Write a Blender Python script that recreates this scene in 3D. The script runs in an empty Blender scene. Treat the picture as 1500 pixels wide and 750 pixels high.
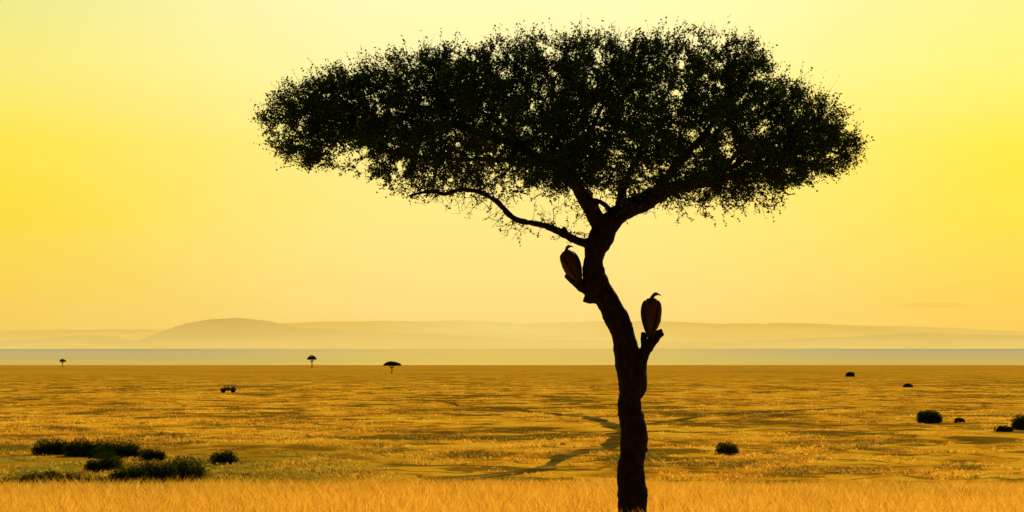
import bpy, math, random
import numpy as np
from mathutils import Vector, kdtree, Matrix
random.seed(7); rng=np.random.default_rng(11)
scene=bpy.context.scene
F=100/36*1500; HC=2.94
def lin(h,k=1.0):
    h=h.lstrip('#'); o=[]
    for i in (0,2,4):
        c=int(h[i:i+2],16)/255
        o.append((c/12.92 if c<=.04045 else ((c+.055)/1.055)**2.4)*k)
    return (*o,1)
def W(px,py,d):
    return ((px-750)/F*d, d, HC+(530-py)/F*d)
def sm(a,b,x):
    t=np.clip((np.asarray(x,float)-a)/(b-a),0,1); return t*t*(3-2*t)
# ---------- numpy value noise
_tab=rng.random((256,256))
def vn(x,y):
    x=np.asarray(x,float); y=np.asarray(y,float)
    xi=np.floor(x).astype(int); yi=np.floor(y).astype(int)
    fx=x-xi; fy=y-yi; fx=fx*fx*(3-2*fx); fy=fy*fy*(3-2*fy)
    a=_tab[xi&255,yi&255]; b=_tab[(xi+1)&255,yi&255]; c=_tab[xi&255,(yi+1)&255]; d=_tab[(xi+1)&255,(yi+1)&255]
    return (a*(1-fx)+b*fx)*(1-fy)+(c*(1-fx)+d*fx)*fy
def fbm(x,y,o=3):
    s=0; a=.5
    for i in range(o):
        s=s+a*vn(x*2**i+17.3*i,y*2**i+5.1*i); a*=.5
    return s/(1-.5**o)
def H(x,y):
    x=np.asarray(x,float); y=np.asarray(y,float)
    near=-(y-50)*.0245+ .10*(vn(x*.12+3,y*.12)-.5)
    near=np.where(y<40,.245+.1*(vn(x*.12+3,y*.12)-.5),near)+.12*(vn(x*.05+31,y*.03)-.5)*sm(30,70,y)
    s=sm(76,185,y)
    far=-6.56+ .9*(fbm(x/55+9,y/80+4,2)-.5)*sm(180,300,y) + .4*(vn(x/9,y/16)-.5)*(1-sm(900,1600,y))
    far=far+ 5*(vn(x/1500+8,y/2200+2)-.5)*sm(1500,4000,y)*.25
    far=far-70*sm(8500,10500,y)
    return near*(1-s)+far*s
# ---------- mesh helpers
def mesh_np(name,verts,faces,mat,smooth=False,attr=None,parent=None,extra=None):
    """faces: list of (n,k) int arrays"""
    me=bpy.data.meshes.new(name); verts=np.asarray(verts,np.float32)
    me.vertices.add(len(verts)); me.vertices.foreach_set('co',verts.ravel())
    tot=sum(f.size for f in faces); nf=sum(len(f) for f in faces)
    me.loops.add(tot); me.loops.foreach_set('vertex_index',np.concatenate([f.ravel() for f in faces]).astype(np.int32))
    st=[];o=0
    for f in faces:
        st.append(o+np.arange(len(f))*f.shape[1]); o+=f.size
    me.polygons.add(nf); me.polygons.foreach_set('loop_start',np.concatenate(st).astype(np.int32))
    me.update(calc_edges=True)
    if attr is not None:
        a=me.attributes.new('rnd','FLOAT','POINT'); a.data.foreach_set('value',np.asarray(attr,np.float32))
    me.polygons.foreach_set('use_smooth',np.full(nf,smooth))
    ob=bpy.data.objects.new(name,me); scene.collection.objects.link(ob); me.materials.append(mat)
    if parent: ob.parent=parent
    return ob
def tube(pts,rx,ry=None,n=8,up=None,cap=True):
    pts=np.asarray(pts,float); rx=np.asarray(rx,float); ry=rx if ry is None else np.asarray(ry,float)
    m=len(pts); T=np.gradient(pts,axis=0); T/=np.linalg.norm(T,axis=1)[:,None]+1e-9
    u=np.array(up if up is not None else (0.13,.97,.2),float)
    vs=[]
    ang=np.linspace(0,2*np.pi,n,endpoint=False)
    for i in range(m):
        b=u-T[i]*np.dot(u,T[i]); b/=np.linalg.norm(b)+1e-9; a=np.cross(T[i],b)
        vs.append(pts[i]+np.outer(np.cos(ang)*rx[i],a)+np.outer(np.sin(ang)*ry[i],b))
    V=np.concatenate(vs); Fq=[]
    i=np.arange(m-1)[:,None]*n; j=np.arange(n)[None]; j2=(j+1)%n
    Fq=np.stack([i+j,i+j2,i+n+j2,i+n+j],-1).reshape(-1,4)
    if cap:
        V=np.vstack([V,pts[0],pts[-1]]); k=m*n
        jj=np.arange(n); q=np.stack([np.full(n,k),(jj+1)%n,jj],-1); q2=np.stack([np.full(n,k+1),(m-1)*n+jj,(m-1)*n+(jj+1)%n],-1)
        return V,Fq,np.vstack([q,q2])
    return V,Fq,None
def joined(parts):
    V=[];Q=[];T=[];o=0
    for v,q,t in parts:
        V.append(v)
        if q is not None and len(q):Q.append(q+o)
        if t is not None and len(t):T.append(t+o)
        o+=len(v)
    fs=[]
    if Q: fs.append(np.vstack(Q))
    if T: fs.append(np.vstack(T))
    return np.vstack(V),fs
def resample(pts,r,step):
    pts=np.asarray(pts,float); r=np.asarray(r,float)
    # catmull
    P=np.vstack([2*pts[0]-pts[1],pts,2*pts[-1]-pts[-2]]); out=[];ro=[]
    for i in range(len(pts)-1):
        p0,p1,p2,p3=P[i:i+4]; n=max(2,int(np.linalg.norm(p2-p1)/step))
        for t in np.arange(n)/n:
            out.append(.5*((2*p1)+(-p0+p2)*t+(2*p0-5*p1+4*p2-p3)*t*t+(-p0+3*p1-3*p2+p3)*t**3)); ro.append(r[i]*(1-t)+r[i+1]*t)
    out.append(pts[-1]);ro.append(r[-1]); return np.array(out),np.array(ro)
def empty(name,loc=(0,0,0)):
    e=bpy.data.objects.new(name,None); e.location=loc; scene.collection.objects.link(e); return e
# ---------- node helper
class N:
    def __init__(s,mat):
        mat.use_nodes=True; s.t=mat.node_tree; s.t.nodes.clear()
    def n(s,ty,ins=None,**kw):
        nd=s.t.nodes.new(ty)
        for k,v in kw.items(): setattr(nd,k,v)
        for k,v in (ins or {}).items():
            if isinstance(v,bpy.types.NodeSocket): s.t.links.new(v,nd.inputs[k])
            else: nd.inputs[k].default_value=v
        return nd
    def math(s,op,a,b=0,c=0,clamp=False):
        return s.n('ShaderNodeMath',{0:a,1:b,2:c},operation=op,use_clamp=clamp).outputs[0]
    def mix(s,f,a,b,blend='MIX'):
        nd=s.n('ShaderNodeMix',data_type='RGBA',blend_type=blend)
        for i,v in ((0,f),(6,a),(7,b)):
            if isinstance(v,bpy.types.NodeSocket): s.t.links.new(v,nd.inputs[i])
            else: nd.inputs[i].default_value=v
        return nd.outputs[2]
    def mr(s,v,a,b,c,d,smooth=True):
        return s.n('ShaderNodeMapRange',{0:v,1:a,2:b,3:c,4:d},interpolation_type='SMOOTHSTEP' if smooth else 'LINEAR').outputs[0]
    def ramp(s,v,stops):
        nd=s.n('ShaderNodeValToRGB',{0:v}); e=nd.color_ramp.elements
        while len(e)<len(stops): e.new(1)
        for k,(p,c) in enumerate(stops): e[k].position=p; e[k].color=c
        return nd.outputs[0]
    def noise(s,vec,scale,detail=3,rough=.55):
        return s.n('ShaderNodeTexNoise',{'Vector':vec,'Scale':scale,'Detail':detail,'Roughness':rough}).outputs[0]
    def out(s,sh,vol=None):
        s.n('ShaderNodeOutputMaterial',{0:sh})
def newmat(name): 
    m=bpy.data.materials.new(name); return m,N(m)

# ---------- camera
cd=bpy.data.cameras.new('camera'); cam=bpy.data.objects.new('camera',cd); scene.collection.objects.link(cam)
cam.location=(0,0,HC); cam.rotation_euler=(math.pi/2+math.atan(155/F),0,0)
cd.lens=100; cd.sensor_width=36; cd.clip_end=120000; cd.clip_start=.5; scene.camera=cam
# ---------- world
SUN_EL=24; SUN_AZ=18
w=bpy.data.worlds.new('World'); scene.world=w; k=N(w)
tc=k.n('ShaderNodeTexCoord').outputs['Generated']; sp=k.n('ShaderNodeSeparateXYZ',{0:tc}); X,Y,Z=sp.outputs
p=k.math('DIVIDE',Z,.25,clamp=True)
cen=k.ramp(p,[(0,lin('F9CF6A')),(.05,lin('FBD778')),(.10,lin('FCDF82')),(.2,lin('FCE887')),(.3,lin('FAEB8A')),(.42,lin('F9F4AC')),(.52,lin('F8F6BC')),(1,(.36,.31,.12,1))])
edg=k.ramp(p,[(0,lin('F0C454')),(.05,lin('F5CC5A')),(.10,lin('F6D254')),(.2,lin('F8DB3C')),(.3,lin('F7E242')),(.42,lin('F0EA7C')),(.52,lin('E4E792')),(1,(.34,.29,.10,1))])
ax=k.math('ABSOLUTE',k.math('ADD',X,.0))
ef=k.mr(ax,.03,.19,0,1)
col=k.mix(ef,cen,edg)
# faint wisp of cloud + broad unevenness
nz=k.noise(k.n('ShaderNodeMapping',{0:tc,3:(6,6,30)}).outputs[0],1.0,4,.6)
dx=k.math('DIVIDE',k.math('SUBTRACT',X,.147),.013); dz=k.math('DIVIDE',k.math('SUBTRACT',Z,.0196),.0011)
cl=k.math('ADD',k.math('MULTIPLY',dx,dx),k.math('MULTIPLY',dz,dz))
cl=k.mr(cl,0,1.6,.45,0)
col=k.mix(cl,col,lin('E3BC5C'))
col=k.mix(k.mr(nz,.3,.7,0,.06),col,lin('FFF6C0'))
fac=k.mr(Y,-.2,.95,.08,.97)
b1=k.n('ShaderNodeBackground',{0:col,1:fac})
sky=k.n('ShaderNodeTexSky',sky_type='NISHITA',sun_disc=False,sun_elevation=math.radians(SUN_EL),sun_rotation=math.radians(SUN_AZ),dust_density=4,air_density=1.5)
st=k.mix(1.0,sky.outputs[0],(1,.62,.12,1),'MULTIPLY')
b2=k.n('ShaderNodeBackground',{0:st,1:.008})
k.n('ShaderNodeOutputWorld',{0:k.n('ShaderNodeAddShader',{0:b1.outputs[0],1:b2.outputs[0]}).outputs[0]})
# ---------- sun
sd=bpy.data.lights.new('sun','SUN'); sun=bpy.data.objects.new('sun',sd); scene.collection.objects.link(sun)
e,a=math.radians(SUN_EL),math.radians(SUN_AZ)
d=Vector((math.sin(a)*math.cos(e),math.cos(a)*math.cos(e),math.sin(e)))
sun.rotation_euler=d.to_track_quat('Z','Y').to_euler(); sun.location=(30,-20,40)
sd.energy=5; sd.angle=math.radians(.5); sd.color=(1,.78,.42)

# ---------- materials
def savanna(k):
    pos=k.n('ShaderNodeNewGeometry').outputs['Position']
    v=k.n('ShaderNodeMapping',{0:pos,3:(1,.42,0)}).outputs[0]
    n1=k.noise(v,.035,5,.6); n2=k.noise(v,.16,4,.6); n3=k.noise(pos,1.1,3,.6); n4=k.noise(v,.006,4,.55)
    n5=k.noise(k.n('ShaderNodeMapping',{0:pos,1:(300,40,0),3:(.8,.5,0)}).outputs[0],.085,5,.6)
    n6=k.noise(k.n('ShaderNodeMapping',{0:pos,1:(70,400,0),3:(1,.6,0)}).outputs[0],.03,3,.55)
    f=k.math('ADD',k.math('MULTIPLY',n1,.5),k.math('MULTIPLY',n2,.5))
    c=k.ramp(f,[(.38,(.13,.080,.008,1)),(.44,(.38,.20,.012,1)),(.49,(.76,.39,.022,1)),(.55,(.92,.54,.035,1)),(.64,(.98,.70,.08,1))])
    th=k.mr(n4,.35,.65,-.05,.05)
    c=k.mix(k.mr(k.math('ADD',n5,th),.53,.59,0,.9),c,(.11,.085,.008,1))
    # winding dark lines: thin band around one level of a smooth noise
    dr=k.math('ABSOLUTE',k.math('SUBTRACT',n6,.5)); c=k.mix(k.mr(dr,.002,.010,.75,0),c,(.10,.085,.010,1))
    c=k.mix(k.mr(n3,.3,.75,0,.35),c,(.36,.19,.02,1))
    s=k.n('ShaderNodeSeparateXYZ',{0:pos}).outputs
    y=s[1]; x=s[0]
    g=k.math('MULTIPLY',k.mr(x,0,-26,0,1),k.mr(y,370,230,0,1))
    g=k.math('MULTIPLY',g,k.mr(n2,.35,.6,.30,.9))
    c=k.mix(g,c,(.15,.155,.015,1))
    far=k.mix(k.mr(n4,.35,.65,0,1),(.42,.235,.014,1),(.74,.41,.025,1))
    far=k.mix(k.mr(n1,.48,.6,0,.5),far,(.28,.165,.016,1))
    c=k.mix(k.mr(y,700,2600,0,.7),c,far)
    c=k.mix(k.mr(y,110,60,0,.85),c,(.88,.51,.05,1))
    return c,pos,n3
gm,k=newmat('savanna_ground'); c,pos,n3=savanna(k)
bump=k.n('ShaderNodeBump',{'Strength':.7,'Distance':.3,'Height':k.noise(pos,2.0,4,.7)})
df=k.n('ShaderNodeBsdfDiffuse',{0:c,'Normal':bump.outputs[0]})
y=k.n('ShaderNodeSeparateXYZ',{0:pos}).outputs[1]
hz=k.n('ShaderNodeEmission',{0:lin('C28C26'),1:1})  # distance haze painted in as glow, stronger with y
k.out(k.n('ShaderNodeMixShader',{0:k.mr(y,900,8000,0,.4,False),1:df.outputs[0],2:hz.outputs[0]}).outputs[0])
gr,k=newmat('dry_grass'); c,pos,n3=savanna(k)
rn=k.n('ShaderNodeAttribute',attribute_name='rnd').outputs['Fac']
c=k.mix(k.math('MULTIPLY',rn,.32),c,(1.0,.76,.18,1))
c=k.mix(k.mr(rn,0,.33,.6,0),c,(.22,.12,.012,1))
k.out(k.n('ShaderNodeMixShader',{0:.5,1:k.n('ShaderNodeBsdfDiffuse',{0:c}).outputs[0],2:k.n('ShaderNodeBsdfTranslucent',{0:c}).outputs[0]}).outputs[0])
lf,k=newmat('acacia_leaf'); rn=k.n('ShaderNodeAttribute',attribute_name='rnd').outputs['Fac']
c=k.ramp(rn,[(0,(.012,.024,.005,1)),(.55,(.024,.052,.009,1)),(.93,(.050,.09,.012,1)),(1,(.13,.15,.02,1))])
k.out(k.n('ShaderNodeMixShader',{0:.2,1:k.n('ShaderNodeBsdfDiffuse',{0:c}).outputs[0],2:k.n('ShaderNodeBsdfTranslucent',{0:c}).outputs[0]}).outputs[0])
bl,k=newmat('bush_leaf'); rn=k.n('ShaderNodeAttribute',attribute_name='rnd').outputs['Fac']
c=k.ramp(rn,[(0,(.018,.034,.007,1)),(.6,(.04,.068,.011,1)),(1,(.11,.14,.02,1))])
k.out(k.n('ShaderNodeMixShader',{0:.22,1:k.n('ShaderNodeBsdfDiffuse',{0:c}).outputs[0],2:k.n('ShaderNodeBsdfTranslucent',{0:c}).outputs[0]}).outputs[0])
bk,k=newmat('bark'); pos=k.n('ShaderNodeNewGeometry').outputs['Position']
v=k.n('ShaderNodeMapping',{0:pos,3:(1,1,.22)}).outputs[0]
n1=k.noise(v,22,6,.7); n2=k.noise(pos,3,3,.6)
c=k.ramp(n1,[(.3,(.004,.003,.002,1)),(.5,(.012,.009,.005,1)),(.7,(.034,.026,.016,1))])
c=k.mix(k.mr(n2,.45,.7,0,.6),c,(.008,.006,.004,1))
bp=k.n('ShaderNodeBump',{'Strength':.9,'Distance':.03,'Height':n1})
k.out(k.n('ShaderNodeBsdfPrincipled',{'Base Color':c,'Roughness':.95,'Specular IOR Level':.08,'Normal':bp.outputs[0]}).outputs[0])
def simple(name,col,rough=.8,noise=None,metal=0):
    m,k=newmat(name); pos=k.n('ShaderNodeTexCoord').outputs['Object']
    n=k.noise(pos,noise or 8,4,.6); c2=tuple(x*.55 for x in col[:3])+(1,)
    c=k.mix(k.mr(n,.35,.65,0,1),c2,(*col[:3],1))
    k.out(k.n('ShaderNodeBsdfPrincipled',{'Base Color':c,'Roughness':rough,'Metallic':metal,'Specular IOR Level':.2}).outputs[0]); return m
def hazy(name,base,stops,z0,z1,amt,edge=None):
    """diffuse land with haze painted in as glow, coloured by height"""
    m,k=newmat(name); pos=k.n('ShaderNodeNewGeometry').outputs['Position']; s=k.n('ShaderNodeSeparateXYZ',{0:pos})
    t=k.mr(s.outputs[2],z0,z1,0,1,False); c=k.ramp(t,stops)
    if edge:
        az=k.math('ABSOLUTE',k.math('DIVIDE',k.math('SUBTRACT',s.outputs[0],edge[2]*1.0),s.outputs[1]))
        c=k.mix(k.mr(az,edge[0],edge[1],1,0),c,edge[3])  # paler haze glow painted in towards the middle azimuth
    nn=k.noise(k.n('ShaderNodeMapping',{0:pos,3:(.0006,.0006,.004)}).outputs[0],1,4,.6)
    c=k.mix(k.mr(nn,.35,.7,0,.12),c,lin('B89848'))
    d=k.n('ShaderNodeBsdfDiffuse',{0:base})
    k.out(k.n('ShaderNodeMixShader',{0:amt,1:d.outputs[0],2:k.n('ShaderNodeEmission',{0:c}).outputs[0]}).outputs[0]); return m  # fixed share of emission stands in for air haze

# ---------- ground
ys=np.concatenate([np.linspace(-120,35,20),np.linspace(37,110,60),np.geomspace(112,230,20),np.geomspace(233,1500,330),np.geomspace(1520,11500,130)])
s=np.linspace(-1,1,361); tt=np.sign(s)*(np.abs(s)**2.2)
gx=tt[None]*(1.3*np.abs(ys[:,None])+140)
gy=np.repeat(ys[:,None],361,1)
gz=H(gx,gy); V=np.stack([gx,gy,gz],-1).reshape(-1,3)
def gridq(r,c):
    i=np.arange(r-1)[:,None]*c; j=np.arange(c-1)[None]
    return np.stack([i+j,i+j+1,i+c+j+1,i+c+j],-1).reshape(-1,4)
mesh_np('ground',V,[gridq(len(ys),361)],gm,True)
# ---------- far plain and hills
yy=np.linspace(10800,23500,30); xx=np.linspace(-1,1,160)
X2=xx[None]*(yy[:,None]*.7); Y2=np.repeat(yy[:,None],160,1)
t=(Y2-10800)/(22000-10800); Z2=-60+np.clip(t,0,1)**1.0*(60+HC+19.5/F*22000)+(t>1)*-(t-1)*1500
Z2+=5*(fbm(X2/2500,Y2/2500)-.5)
fm=hazy('distant_plain_painted_haze',(.2,.18,.06,1),[(0,lin('DCBC5C')),(.25,lin('D2B768')),(.62,lin('C8B478')),(.9,lin('BEAC72')),(1,lin('C8B36C'))],-10,112,.93,(.0,.14,0,lin('ECCA64')))
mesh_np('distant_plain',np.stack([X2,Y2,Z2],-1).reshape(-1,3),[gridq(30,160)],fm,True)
def ridge(name,D,prof,mat,seed,w=.5):
    px=np.array([p[0] for p in prof],float); py=np.array([p[1] for p in prof],float)
    xs=np.linspace(-D*w,D*w,700); pxx=750+xs/D*F
    top=np.interp(pxx,px,py); top+=2.2*(fbm(pxx/40+seed,pxx*0+seed,4)-.5)+1.0*(fbm(pxx/9+seed,pxx*0,2)-.5)
    zt=HC+(530-top)/F*D
    rows=[];R=14
    for r in range(R):
        f=r/(R-3); yv=D-D*.14*(1-f); h=min(f,1)**1.3 if f<=1 else 1-(f-1)*2
        z=zt*h*(1+.0*xs)+ (fbm(xs/900+seed,xs*0+r*.5)-.5)*120*(1 if 0<f<.95 else 0)*h*.5
        rows.append(np.stack([xs,np.full_like(xs,yv),z-20*(r==0)],-1))
    return mesh_np(name,np.concatenate(rows),[gridq(R,700)],mat,True)
def zpx(py,D): return HC+(530-py)/F*D
D1,D2,D3=38000,32000,27000
h1=hazy('hill_painted_haze_far',(.12,.12,.05,1),[(0,lin('F9D470')),(.45,lin('F5CC66')),(1,lin('EBC058'))],zpx(508,D1),zpx(466,D1),.95,(0,.08,0,lin('FADA7A')))
h2=hazy('hill_painted_haze_mid',(.12,.12,.05,1),[(0,lin('F5D170')),(.4,lin('EAC568')),(1,lin('DDB65E'))],zpx(508,D2),zpx(466,D2),.94,(.0,.10,0,lin('F8D574')))
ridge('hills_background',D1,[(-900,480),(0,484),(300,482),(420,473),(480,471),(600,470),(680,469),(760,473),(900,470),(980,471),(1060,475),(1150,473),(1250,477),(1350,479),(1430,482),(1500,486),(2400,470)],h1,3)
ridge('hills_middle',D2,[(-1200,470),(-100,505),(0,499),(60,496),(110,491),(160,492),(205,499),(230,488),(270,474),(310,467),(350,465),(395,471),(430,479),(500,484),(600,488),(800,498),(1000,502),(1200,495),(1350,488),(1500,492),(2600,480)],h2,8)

# ---------- track
def strip(name,pix,wd,mat,parent=None,lift=.05,z=-6.56):
    pts=[]
    for px,py in pix:
        dd=(HC-z)/((py-530)/F); pts.append(((px-750)/F*dd,dd,0))
    P,_=resample(pts,[1]*len(pts),2.0); P=P[:,:2]
    T=np.gradient(P,axis=0); T/=np.linalg.norm(T,axis=1)[:,None]; Nn=np.stack([-T[:,1],T[:,0]],1)
    P=P+Nn*((fbm(np.arange(len(P))*.12,np.zeros(len(P)),2)-.5)*2.2)[:,None]
    V=[];wv=wd*(.4+1.2*vn(np.arange(len(P))*.2,np.zeros(len(P))))
    for cc in [-1,-.5,0,.5,1]:
        q=P+Nn*(cc*wv+.25*(vn(P[:,0]*.9+cc*7,P[:,1]*.9)-.5))[:,None]; V.append(np.column_stack([q,H(q[:,0],q[:,1])+lift]))
    V=np.stack(V,1).reshape(-1,3)
    mesh_np(name,V,[gridq(len(P),5)],mat,True); return P
dm,k=newmat('dirt_track'); pos=k.n('ShaderNodeNewGeometry').outputs['Position']
n=k.noise(pos,.22,5,.7)
k.out(k.n('ShaderNodeBsdfDiffuse',{0:k.ramp(n,[(.35,(.05,.042,.008,1)),(.5,(.11,.08,.012,1)),(.64,(.34,.24,.06,1))])}).outputs[0])
tr1=[(540,716),(620,706),(700,697),(760,690),(800,683),(822,672),(850,662),(890,655),(906,643),(903,630),(885,619),(845,609),(760,599),(700,594),(645,588)]
tr2=[(906,643),(920,632),(960,621),(1010,613),(1080,607),(1180,601),(1260,598)]
TP=[strip('dirt_track',tr1,1.05,dm),strip('dirt_track.001',tr2,.85,dm,lift=.08)]
TPall=np.vstack(TP)

# ---------- grass tufts on the plain + foreground grass
def blades(x,y,z,h,wd,lean,rnd,seg2=False):
    n=len(x); a=rng.random(n)*2*np.pi; la=rng.random(n)*2*np.pi
    dx,dy=np.cos(a)*wd/2,np.sin(a)*wd/2
    lx,ly=np.cos(la)*lean*h,np.sin(la)*lean*h
    b0=np.stack([x-dx,y-dy,z],1); b1=np.stack([x+dx,y+dy,z],1)
    m0=np.stack([x-dx*.8+lx*.3,y-dy*.8+ly*.3,z+h*.6],1); m1=np.stack([x+dx*.8+lx*.3,y+dy*.8+ly*.3,z+h*.6],1)
    t=np.stack([x+lx,y+ly,z+h],1)
    V=np.stack([b0,b1,m1,m0,t],1).reshape(-1,3); i=np.arange(n)*5
    return V,np.stack([i,i+1,i+2,i+3],1),np.stack([i+3,i+2,i+4],1),np.repeat(rnd,5)
n=230000
y=36+rng.random(n)**.9*62; x=(rng.random(n)*2-1)*(.235*y+3); 
dens=fbm(x*.6,y*.6,3); keep=rng.random(n)<(.35+.9*dens); x,y,dens=x[keep],y[keep],dens[keep]
h=(.14+.34*rng.random(len(x))**1.5)*(.45+1.1*dens); 
V,q,t,r=blades(x,y,H(x,y)-.02,h,.010+.012*rng.random(len(x)),.5,rng.random(len(x))*.6+.4*vn(x*1.2,y*.8))
mesh_np('savanna_grass',V,[q,t],gr,False,r)
n=52000
y=np.exp(np.log(215)+rng.random(n)*np.log(1300/215)); x=(rng.random(n)*2-1)*(.23*y+12)
dens=fbm(x/6,y/14,3)*.6+fbm(x/25+5,y/50,2)*.4
keep=rng.random(n)<np.clip((dens-.42)*6,0.02,1)
x,y,dens=x[keep],y[keep],dens[keep]
kd=kdtree.KDTree(len(TPall)); [kd.insert((p_[0],p_[1],0),i) for i,p_ in enumerate(TPall)]; kd.balance()
ok=np.array([kd.find((a_,b_,0))[2]>1.6 for a_,b_ in zip(x,y)]); x,y,dens=x[ok],y[ok],dens[ok]
m=6; cx=np.repeat(x,m)+rng.normal(0,.35,len(x)*m); cy=np.repeat(y,m)+rng.normal(0,.35,len(x)*m)
rr=np.repeat(rng.random(len(x)),m)*.7+rng.random(len(x)*m)*.3
h=(.10+.26*rng.random(len(cx)))*np.repeat(.3+1.3*dens,m)
V,q,t,r=blades(cx,cy,H(cx,cy)-.03,h,.10+.12*rng.random(len(cx)),.7,rr)
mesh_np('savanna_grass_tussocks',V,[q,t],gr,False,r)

# ---------- leaves
def leaves(P,size,ratio=.6,var=.4):
    n=len(P); d=rng.normal(size=(n,3)); d/=np.linalg.norm(d,axis=1)[:,None]; e=rng.normal(size=(n,3)); e=np.cross(d,e); e/=np.linalg.norm(e,axis=1)[:,None]
    s=(size*(1-var+2*var*rng.random(n)))[:,None]
    V=np.stack([P-d*s*.5,P+e*s*ratio*.5,P+d*s*.5,P-e*s*ratio*.5],1).reshape(-1,3)
    return V,np.arange(n*4).reshape(-1,4)

# ---------- main tree
tree=empty('acacia_tree',(0,0,0)); TD=50.0
def tw(px,py,dy=0): x,y,z=W(px,py,TD); return np.array([x,TD+dy,z])
S=TD/F
def limb(pl,step=.08):
    pts=[tw(p[0],p[1],p[3] if len(p)>3 else 0) for p in pl]; r=[p[2]*S/2 for p in pl]
    return resample(pts,r,step)
limbs=[
 [(926,800,70),(926,775,54),(926,745,43),(926,715,42),(923,690,44),(926,665,40),(929,640,41),(926,620,38),(922,600,34),(923,575,36),(926,552,42),(921,530,40),(916,505,35),(909,480,34),(899,458,34),(888,437,36),(876,418,35),(869,400,31),(869,380,28),(874,362,31),(882,345,36),(889,332,32),(902,318,30),(918,306,29,.1),(940,296,27,.3),(962,284,25,.5),(985,274,21,.6),(1015,266,16,.7),(1050,262,12,.8),(1095,246,9,.6),(1150,228,6,.3),(1200,212,4,0)],
 [(882,350,28),(878,330,25),(868,310,23),(856,292,21,-.2),(844,275,19,-.3),(828,260,17,-.5),(805,243,15,-.7),(770,225,12,-.9),(720,205,9,-1.),(660,190,7,-.9),(590,178,5,-.6),(520,170,4,-.2)],
 [(866,358,16),(852,354,12),(835,347,11),(815,338,9,-.1),(795,331,8.5,-.2),(770,326,8,-.3),(752,320,8,-.4),(738,308,7.5,-.4),(722,294,7,-.5),(700,282,6.5,-.5),(675,280,6,-.5),(652,287,5.5,-.4),(630,281,4.5,-.3),(600,288,3.5,-.3)],
 [(838,350,10),(832,344,9),(826,336,8),(824,333,5)],
 [(934,540,26),(940,524,20),(946,512,17),(954,502,15),(963,493,13),(970,486,10)],
 [(948,518,14),(944,505,12),(941,495,10),(944,488,8)],
 [(958,500,12),(962,495,9),(961,488,6)],
 [(882,436,26),(868,428,20),(856,420,17),(845,413,15),(835,406,12),(829,402,8)],
 [(873,440,12),(862,440,9),(856,437,8)],[(878,396,10),(886,395,7)],
 [(928,655,20),(940,658,14),(947,657,6)],[(930,545,30),(936,560,22),(934,580,14)],
 [(912,312,20,.1),(912,296,15,.5),(915,275,13,1.0),(925,250,11,1.4),(940,220,9,1.6),(955,180,6,1.5)],
 [(960,285,17,.5),(975,262,13,.2),(1000,232,10,-.5),(1030,200,8,-1.1),(1055,160,5,-1.4)],
 [(900,322,9),(888,300,7),(872,292,5),(850,288,4)],
 [(846,278,14,-.3),(842,255,12,.3),(832,230,10,.9),(820,200,8,1.4),(800,160,5,1.6)],
 [(826,258,12,-.5),(840,235,10,-1.2),(860,205,8,-1.7),(880,165,5,-2.0)],
 [(770,225,9,-.9),(740,190,7,-.2),(700,155,5,.6),(650,130,3.5,1.0)],
 [(805,243,10,-.7),(760,232,8,.2),(700,228,7,.9),(630,222,5,1.4),(560,215,3.5,1.2)],
 [(1050,262,8,.8),(1080,228,7,1.4),(1110,190,5,1.7)],[(1015,266,10,.7),(1060,250,8,-.2),(1110,225,6,-.8),(1160,195,4,-.9)],
]
parts=[];nodes=[];par=[];main_r=[]
for li,L in enumerate(limbs):
    P,R=limb(L); 
    # organic wobble
    if li not in (0,): P=P+np.column_stack([.015*np.sin(np.arange(len(P))*.9+li),.02*np.cos(np.arange(len(P))*.7),.012*np.sin(np.arange(len(P))*.6+li)])
    R=R*(1+.10*(vn(np.arange(len(R))*.35+li*9,np.zeros(len(R)))-.5)*2)
    parts.append(tube(P,R,n=20 if L[0][2]>15 else 12))
    for j in range(0,len(P)):
        if P[j][2]>HC+(530-345)*S and R[j]<.17 and (li in (0,1,2) or li>=12): nodes.append(P[j]); par.append(-1); main_r.append(R[j])
V,fs=joined(parts)
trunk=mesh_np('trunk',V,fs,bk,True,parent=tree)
md=trunk.modifiers.new('r','REMESH'); md.mode='VOXEL'; md.voxel_size=.017; md.use_smooth_shade=True
sm_=trunk.modifiers.new('s','SMOOTH'); sm_.factor=.5; sm_.iterations=3
for nm,sc,stg in (('a',.22,.055),('b',.06,.022)):
    tx=bpy.data.textures.new('bark_'+nm,'CLOUDS'); tx.noise_scale=sc; tx.noise_depth=3
    dp=trunk.modifiers.new('d'+nm,'DISPLACE'); dp.texture=tx; dp.texture_coords='GLOBAL'; dp.strength=stg; dp.mid_level=.5
# ---- crown envelope
cxs=[385,400,430,480,560,640,700,760,850,920,1000,1060,1110,1130,1180,1215,1240,1262]
top=[166,142,117,102,84,70,62,56,50,50,48,48,66,98,122,143,172,205]
bot=[172,222,240,256,270,280,284,282,276,288,288,294,292,288,278,268,250,214]
A=[]
def ragged(px): return 11*(vn(px/13,px*0+2)-.5)+18*(vn(px/38,px*0+7)-.5)
while len(A)<5200:
    px=random.uniform(386,1260); t_=np.interp(px,cxs,top)+8+float(ragged(np.float64(px))); b_=np.interp(px,cxs,bot)-4+float(ragged(np.float64(px+500)))*1.3
    if t_>b_: continue
    py=random.uniform(t_,b_); u=(px-822)/440; v=(py-(t_+b_)/2)/((b_-t_)/2+1e-6)
    bb=3.1*math.sqrt(max(0,1-u*u))*math.sqrt(max(.05,1-(.85 if v<0 else .5)*v*v))
    dy=random.uniform(-bb,bb)
    if vn(px/28,py/18+dy*.8)<.20+ (.18 if py>b_-40 and px<800 else 0): continue
    A.append(tw(px,py,0)+np.array([0,dy,0]))
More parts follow.
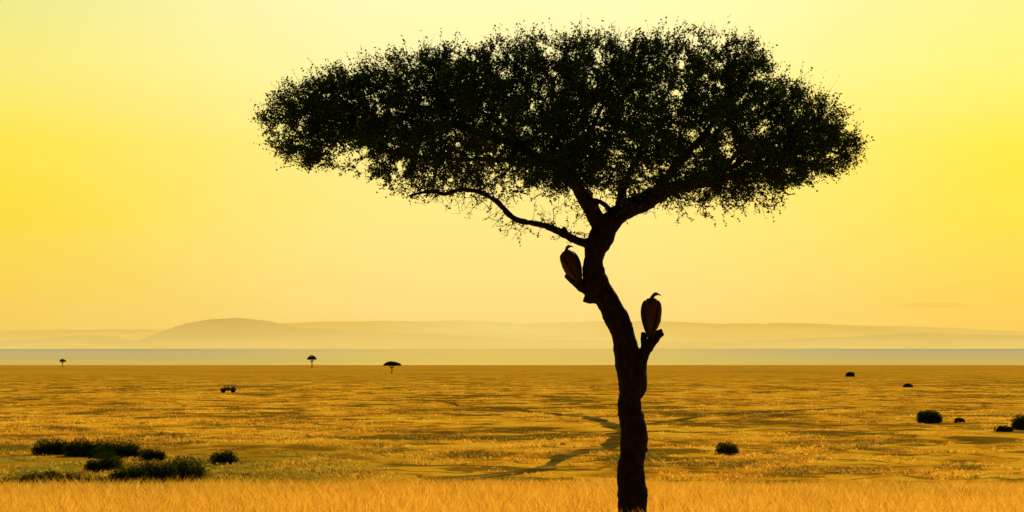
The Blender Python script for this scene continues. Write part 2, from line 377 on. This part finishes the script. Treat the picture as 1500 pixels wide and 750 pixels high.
for _ in range(420):
    px=random.uniform(585,860); py=random.uniform(262,350 if px>650 else 300)
    if py>292+ (px-600)*.36: continue
    A.append(tw(px,py,random.uniform(-1.0,.8)))
for _ in range(170):
    px=random.uniform(870,1150); py=random.uniform(285,326-abs(px-1000)*.10); A.append(tw(px,py,random.uniform(-.8,1)))
A=np.array(A); alive=np.ones(len(A),bool)
nn0=len(nodes); step=.11; tip=[]
for it in range(110):
    kd=kdtree.KDTree(len(nodes)); [kd.insert(p_,i) for i,p_ in enumerate(nodes)]; kd.balance()
    pull={}
    for i in np.nonzero(alive)[0]:
        c_,j,dd=kd.find(A[i])
        if dd<.13: alive[i]=False; continue
        if dd<4: pull.setdefault(j,[]).append(i)
    if not pull: break
    for j,il in pull.items():
        base=np.array(nodes[j]); vv=A[il]-base; vv/=np.linalg.norm(vv,axis=1)[:,None]
        g=vv.mean(0)+rng.normal(0,.22,3); g/=np.linalg.norm(g)+1e-9
        nodes.append(base+g*step); par.append(j)
    if len(nodes)>22000: break
NN=len(nodes); nodes=np.array(nodes); par=np.array(par); acc=np.zeros(NN); 
kids=[[] for _ in range(NN)]
for i in range(NN-1,nn0-1,-1):
    if acc[i]==0: acc[i]=.0035**2.4
    acc[par[i]]+=acc[i]; kids[par[i]].append(i)
rad=np.minimum(acc**(1/2.4),.05)
bp_=[]
stack=[(i,c_) for i in range(nn0) for c_ in kids[i]]
while stack:
    p0,c_=stack.pop(); ch=[p0,c_]
    while kids[ch[-1]]:
        ks=sorted(kids[ch[-1]],key=lambda q_:-rad[q_])
        for o_ in ks[1:]: stack.append((ch[-1],o_))
        ch.append(ks[0])
    r_=rad[ch].copy(); r_[0]=r_[1]; r_=np.maximum(r_,.0035)
    bp_.append(tube(nodes[ch],r_,n=5 if r_[1]>.012 else 4,cap=False))
for L in limbs[2:3]+limbs[12:]:
    P,R=limb(L); bp_.append(tube(P,R*.8,n=7))
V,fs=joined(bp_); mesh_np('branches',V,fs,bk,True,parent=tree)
# ---- leafy sprigs
thin=np.array([i for i in range(nn0,NN) if rad[i]<.014])
TPn=nodes[thin]; pxn=750+TPn[:,0]/S; pyn=530-(TPn[:,2]-HC)/S
bden=np.interp(pxn,cxs,bot); tden=np.interp(pxn,cxs,top)
kden=np.where(pyn<bden-25,1.0,np.clip((bden+15-pyn)/40,.06,1))
kden*=np.where((pxn<800),np.clip(1.3-(pyn-175)/140,.42,1),1)
# thinner foliage towards the rim of the crown
rim=np.minimum(np.clip((pyn-tden)/38,0,1),np.clip(np.minimum(pxn-385,1262-pxn)/60,0,1))
kden*=.30+.95*rim
kden*=.6+.8*vn(pxn/22+3,pyn/15)
nsp=rng.poisson(5.0*kden)
idx=np.repeat(np.arange(len(thin)),nsp); B=TPn[idx]; rimB=rim[idx]
cen_=tw(822,210); dirs=(B-cen_)*np.array([.26,.26,.5]); dirs+=rng.normal(0,1,(len(B),3))*.7; dirs[:,2]+=.15
dirs/=np.linalg.norm(dirs,axis=1)[:,None]; ln=rng.uniform(.08,.26,len(B))+(1-rimB)*rng.uniform(0,.16,len(B))
bare=np.arange(len(thin)); bare=bare[rng.random(len(bare))<.5]
bd=rng.normal(0,1,(len(bare),3)); bd/=np.linalg.norm(bd,axis=1)[:,None]
# top shoots
ns=320; spx=rng.uniform(395,1255,ns); spy=np.interp(spx,cxs,top)+10
sb=np.array([tw(a_,b_,rng.uniform(-1,1)) for a_,b_ in zip(spx,spy)]); sdv=rng.normal(0,.55,(ns,3)); sdv[:,0]+=(spx-822)/700; sdv[:,2]+=.9; sdv/=np.linalg.norm(sdv,axis=1)[:,None]; sl=rng.uniform(.1,.45,ns)
allB=np.vstack([B,sb]); allD=np.vstack([dirs,sdv]); allL=np.concatenate([ln,sl]); LP=[]
for t_ in np.linspace(.15,1,8):
    m_=rng.random(len(allB))<.80
    LP.append(allB[m_]+allD[m_]*(allL[m_]*t_)[:,None]+rng.normal(0,.014,(m_.sum(),3)))
LP=np.vstack(LP)
V,q=leaves(LP,.045,.6); rn_=np.repeat(np.clip(rng.random(len(LP))*.6+.4*vn(LP[:,0]*1.5,LP[:,2]*2+LP[:,1]),0,1),4)
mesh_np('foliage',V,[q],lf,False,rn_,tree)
tb=np.vstack([allB,TPn[bare]]); td=np.vstack([allD,bd]); tl=np.concatenate([allL*1.1,rng.uniform(.06,.26,len(bare))])
sd_=np.cross(td,rng.normal(size=td.shape)); sd_/=np.linalg.norm(sd_,axis=1)[:,None]; w_=.0045
V=np.stack([tb-sd_*w_,tb+sd_*w_,tb+td*tl[:,None]],1).reshape(-1,3)
mesh_np('twigs',V,[np.arange(len(V)).reshape(-1,3)],bk,False,None,tree)

# ---------- bushes
def bush(px0,px1,pyt,pyb,name='shrub',nl=None):
    dd=(HC+6.56)/((pyb-530)/F); s_=dd/F; cx=((px0+px1)/2-750)*s_; wd=(px1-px0)*s_*1.15; ht=(pyb-pyt)*s_*1.15
    z0=float(H(cx,dd))-.05; P=[]; nl=nl or int(900+1300*wd*ht)
    nb=max(4,int(wd/ht*7)); cs=[]
    for i in range(nb):
        u=(i+.5)/nb-.5+random.uniform(-.08,.08); hh=ht*random.uniform(.5,1.08)*(1-.8*abs(u)**2); cs.append((cx+u*(wd-hh*.7),dd+random.uniform(-.3,.3)*wd*.6,hh,hh*random.uniform(.45,.75)))
    for c_ in cs:
        k_=nl//nb; q_=rng.normal(size=(k_,3)); q_/=np.linalg.norm(q_,axis=1)[:,None]; q_*=(rng.random(k_)**.35*(.6+.7*vn(q_[:,0]*4+c_[0],q_[:,2]*4+9)))[:,None]
        P.append(np.column_stack([c_[0]+q_[:,0]*c_[3],c_[1]+q_[:,1]*c_[3],np.maximum(z0+c_[2]*.46+q_[:,2]*c_[2]*.54,z0)]))
    P=np.vstack(P); e=empty(name,(0,0,0))
    V,q=leaves(P,max(.09,.11*s_/.06)); mesh_np('leaves',V,[q],bl,False,np.repeat(rng.random(len(P)),4),e)
    st=[]
    for c_ in cs:
        for _ in range(3):
            b0=np.array([c_[0],c_[1],z0-.1]); e_=np.array([c_[0]+random.uniform(-.8,.8)*c_[3],c_[1],z0+c_[2]*random.uniform(.8,1.1)]); st.append(tube([b0,(b0+e_)/2+.05,e_],[.04,.03,.01],n=5))
    V,fs=joined(st); mesh_np('stems',V,fs,bk,True,None,e)
for b in [(54,100,643,666),(96,165,641,668),(140,212,642,670),(128,180,660,686),(163,216,679,707),(204,260,671,705),(236,300,671,703),(211,242,656,674),(312,346,655,676),(30,62,692,713),(58,90,690,713),(84,122,692,714),(114,160,697,714),(4,34,697,713),
          (1346,1378,603,621),(1484,1512,612,632),(1050,1078,647,666),(1399,1411,614,621),(1458,1482,626,635),(1240,1250,546,552),(1324,1335,563,568)]:
    bush(*b)
# ---------- distant trees
def far_tree(px,py,pyt,wpx,dd):
    s_=dd/F; x0=(px-750)*s_; zb=float(H(x0,dd)); zt=HC+(530-pyt)*s_; ht=zt-zb; wd=wpx*s_; e=empty('umbrella_thorn_tree',(0,0,0))
    st=[tube([(x0,dd,zb-.3),(x0+.02*ht,dd,zb+.3*ht),(x0-.01*ht,dd,zb+.6*ht)],[ht*.045,.035*ht,.03*ht],n=8)]
    for i in range(7):
        a_=random.uniform(-1,1); st.append(tube([(x0,dd,zb+.42*ht),(x0+a_*wd*.2,dd+random.uniform(-1,1)*wd*.15,zb+.68*ht),(x0+a_*wd*.42,dd+random.uniform(-1,1)*wd*.3,zb+.85*ht)],[ht*.025,.018*ht,.008*ht],n=6))
    V,fs=joined(st); mesh_np('trunk',V,fs,bk,True,None,e)
    n_=3200; a_=rng.random(n_)*2*np.pi; r_=np.sqrt(rng.random(n_)); lump=.8+.4*vn(np.cos(a_)*2+px,np.sin(a_)*2+3)
    q=np.column_stack([x0+np.cos(a_)*r_*wd*.5*lump,dd+np.sin(a_)*r_*wd*.4*lump,zb+ht*(.66+.34*rng.random(n_)*np.sqrt(np.clip(1-r_**2,0,1))+.06*vn(r_*5,a_*2))])
    V,qq=leaves(q,.055*wd); mesh_np('foliage',V,[qq],bl,False,np.repeat(rng.random(n_)*.8,4),e)
far_tree(574,549,530,25,2300); far_tree(457,532,521,14,4200); far_tree(92,534,526,10,4600)

# ---------- vultures
fb=simple('vulture_feather_brown',(.055,.032,.017),.8,30); fd=simple('vulture_feather_dark',(.014,.010,.008),.7,30)
fp=simple('vulture_down',(.10,.07,.04),.9,40); fk=simple('vulture_beak',(.03,.028,.025),.5,30)
def vulture(loc,rot,sc,headyaw,lean=0,droop=0,roll=0):
    e=empty('perched_vulture',loc); e.rotation_euler=(roll,lean,rot); e.scale=(sc,)*3
    def add(nm,parts,mat,sub=1):
        V,fs=joined(parts); o=mesh_np(nm,V,fs,mat,True,None,e)
        if sub: m_=o.modifiers.new('s','SUBSURF'); m_.levels=sub; m_.render_levels=sub
        return o
    B=[(-.14,-.02,.012,.045),(-.125,.06,.03,.06),(-.10,.16,.065,.095),(-.06,.27,.105,.125),(-.02,.38,.13,.14),(.005,.47,.13,.145),(.02,.54,.115,.135),(.03,.59,.085,.10),(.04,.62,.055,.06)]
    add('body',[tube([(b[0],0,b[1]) for b in B],[b[2] for b in B],[b[3] for b in B],n=14,up=(0,1,0))],fb,2)
    hn=[(.03,.59,.060,.068),(.042,.622,.044,.046),(.055,.652,.034,.034),(.072,.680,.032,.031),(.098,.698,.037,.033),(.125,.702,.034,.029),(.145,.698,.025,.021)]
    c_,s_=math.cos(headyaw),math.sin(headyaw); ro=lambda x,z:(.035+(x-.035)*c_,(x-.035)*s_,z-droop*max(0,(x-.035))*1.0)
    add('neck_and_head',[tube([ro(b[0],b[1]) for b in hn],[b[2] for b in hn],[b[3] for b in hn],n=12,up=(-s_,c_,0))],fp,2)
    bkp=[(.138,.699,.022,.017),(.160,.697,.018,.013),(.182,.690,.014,.010),(.196,.676,.009,.007),(.199,.660,.003,.003)]
    add('beak',[tube([ro(b[0],b[1]) for b in bkp],[b[2] for b in bkp],[b[3] for b in bkp],n=10,up=(-s_,c_,0))],fk,1)
    ruff=[]
    for i in range(16):
        a_=i/16*2*math.pi; p0=np.array([.035+.045*math.cos(a_),.05*math.sin(a_),.61]); p1=p0+np.array([.045*math.cos(a_),.05*math.sin(a_),-.035]); ruff.append(tube([p0,(p0+p1)/2+np.array([0,0,.012]),p1],[.014,.02,.004],n=6))
    add('neck_ruff',ruff,fp,0)
    for sgn,nm in ((1,'wing_left'),(-1,'wing_right')):
        Wn=[(.03,.08,.575,.03,.04),(.035,.12,.545,.055,.05),(.015,.145,.46,.085,.045),(-.02,.15,.34,.10,.04),(-.06,.13,.22,.085,.034),(-.10,.095,.10,.055,.025),(-.13,.06,0.0,.03,.016),(-.145,.04,-.05,.01,.008)]
        add(nm,[tube([(w_[0],sgn*w_[1],w_[2]) for w_ in Wn],[w_[3] for w_ in Wn],[w_[4] for w_ in Wn],n=12,up=(0,1,0))],fb,1)
        fe=[]
        for i in range(9):
            t_=i/8; p0=np.array([.07-.19*t_,sgn*(.165-.05*t_),.36-.10*t_]); p1=np.array([-.0-.17*t_,sgn*(.11-.08*t_),.10-.17*t_]); m_=(p0+p1)/2+np.array([0,sgn*.02,0])
            fe.append(tube([p0,m_,p1*.9+m_*.1,p1],[.02,.026,.018,.004],[.006,.008,.006,.003],n=6,up=(0,1,0)))
        add(nm+'_feathers',fe,fd,0)
    tf=[tube([(-.10,y_*.4,.12),(-.135,y_*.8,.02),(-.155,y_,-.07)],[.006,.006,.004],[.018,.022,.012],n=6,up=(0,1,0)) for y_ in np.linspace(-.055,.055,6)]
    add('tail',tf,fd,0)
    lg=[]
    for sgn in (1,-1):
        lg.append(tube([(-.02,sgn*.06,.22),(.02,sgn*.06,.12),(.01,sgn*.055,.05),(.02,sgn*.055,.0)],[.05,.035,.017,.014],n=8))
        for ta in (-.5,0,.5,3.1): 
            dx_,dy_=math.cos(ta),math.sin(ta); lg.append(tube([(.02,sgn*.055,.005),(.02+.035*dx_,sgn*.055+.035*dy_,.008),(.02+.06*dx_,sgn*.055+.06*dy_,-.018)],[.010,.010,.004],n=6))
    add('legs',lg,fk,0)
x,y,z=W(949,489,TD); vulture((x+.06,TD,z),math.radians(78),1.0,math.radians(-68))
x,y,z=W(842,411,TD); vulture((x+.03,TD-.03,z),math.radians(108),.90,math.radians(-100),math.radians(12),.1,math.radians(-15))

# ---------- safari vehicle
def box(c,s_,bev=.05,taper=0):
    import bmesh
    bm=bmesh.new(); bmesh.ops.create_cube(bm,size=1)
    for v_ in bm.verts:
        tpr=1-taper if v_.co.z>0 else 1
        v_.co=Vector((v_.co.x*s_[0]*tpr+c[0],v_.co.y*s_[1]*tpr+c[1],v_.co.z*s_[2]+c[2]))
    bmesh.ops.bevel(bm,geom=bm.edges[:],offset=bev,segments=2,affect='EDGES',profile=.6)
    return bm
def boxes(nm,lst,mat,e):
    import bmesh
    me=bpy.data.meshes.new(nm); big=bmesh.new()
    for l in lst:
        b=box(*l); t_=bpy.data.meshes.new('t'); b.to_mesh(t_); big.from_mesh(t_); b.free(); bpy.data.meshes.remove(t_)
    big.to_mesh(me); big.free(); me.materials.append(mat); o=bpy.data.objects.new(nm,me); scene.collection.objects.link(o); o.parent=e
pm=simple('vehicle_paint',(.05,.05,.035),.5,2); gl=simple('vehicle_glass',(.02,.025,.03),.1,2); rb=simple('tyre_rubber',(.015,.015,.015),.9,5); rf=simple('vehicle_canvas',(.16,.14,.09),.8,3)
dd=880; x0=(335-750)/F*dd; e=empty('safari_vehicle',(x0,dd,float(H(x0,dd))+.05)); e.rotation_euler=(0,0,math.radians(172)); e.scale=(1.1,1.1,1.1)
boxes('body',[((-.35,0,.95),(3.5,1.75,.75),.08),((1.55,0,.95),(1.2,1.6,.62),.1,.05),((2.15,0,.62),(.15,1.7,.2),.03),((-2.12,0,.95),(.22,.7,.7),.05)],pm,e)
boxes('cabin_frame',[((-.35+xx_,yy_,1.65),(.10,.08,.75),.02) for xx_ in (-1.65,-.7,.35,1.25) for yy_ in (-.8,.8)],pm,e)
boxes('seats_and_screen',[((-1.5,0,1.5),(.5,1.3,.4),.05,.05),((-.3,0,1.5),(.4,1.3,.4),.05,.05),((.8,0,1.6),(.05,1.5,.5),.01,0)],gl,e)
boxes('roof',[((-.45,0,2.08),(3.3,1.75,.14),.05)],rf,e)
wh=[tube([(wx,wy-.13,.42),(wx,wy-.1,.42),(wx,wy+.1,.42),(wx,wy+.13,.42)],[.36,.42,.42,.36],n=20,up=(0,0,1)) for wx in (-1.35,1.45) for wy in (-.82,.82)]
V,fs=joined(wh); mesh_np('wheels',V,fs,rb,False,None,e)

scene.view_settings.view_transform='Standard'; scene.view_settings.look='None'; scene.view_settings.exposure=0
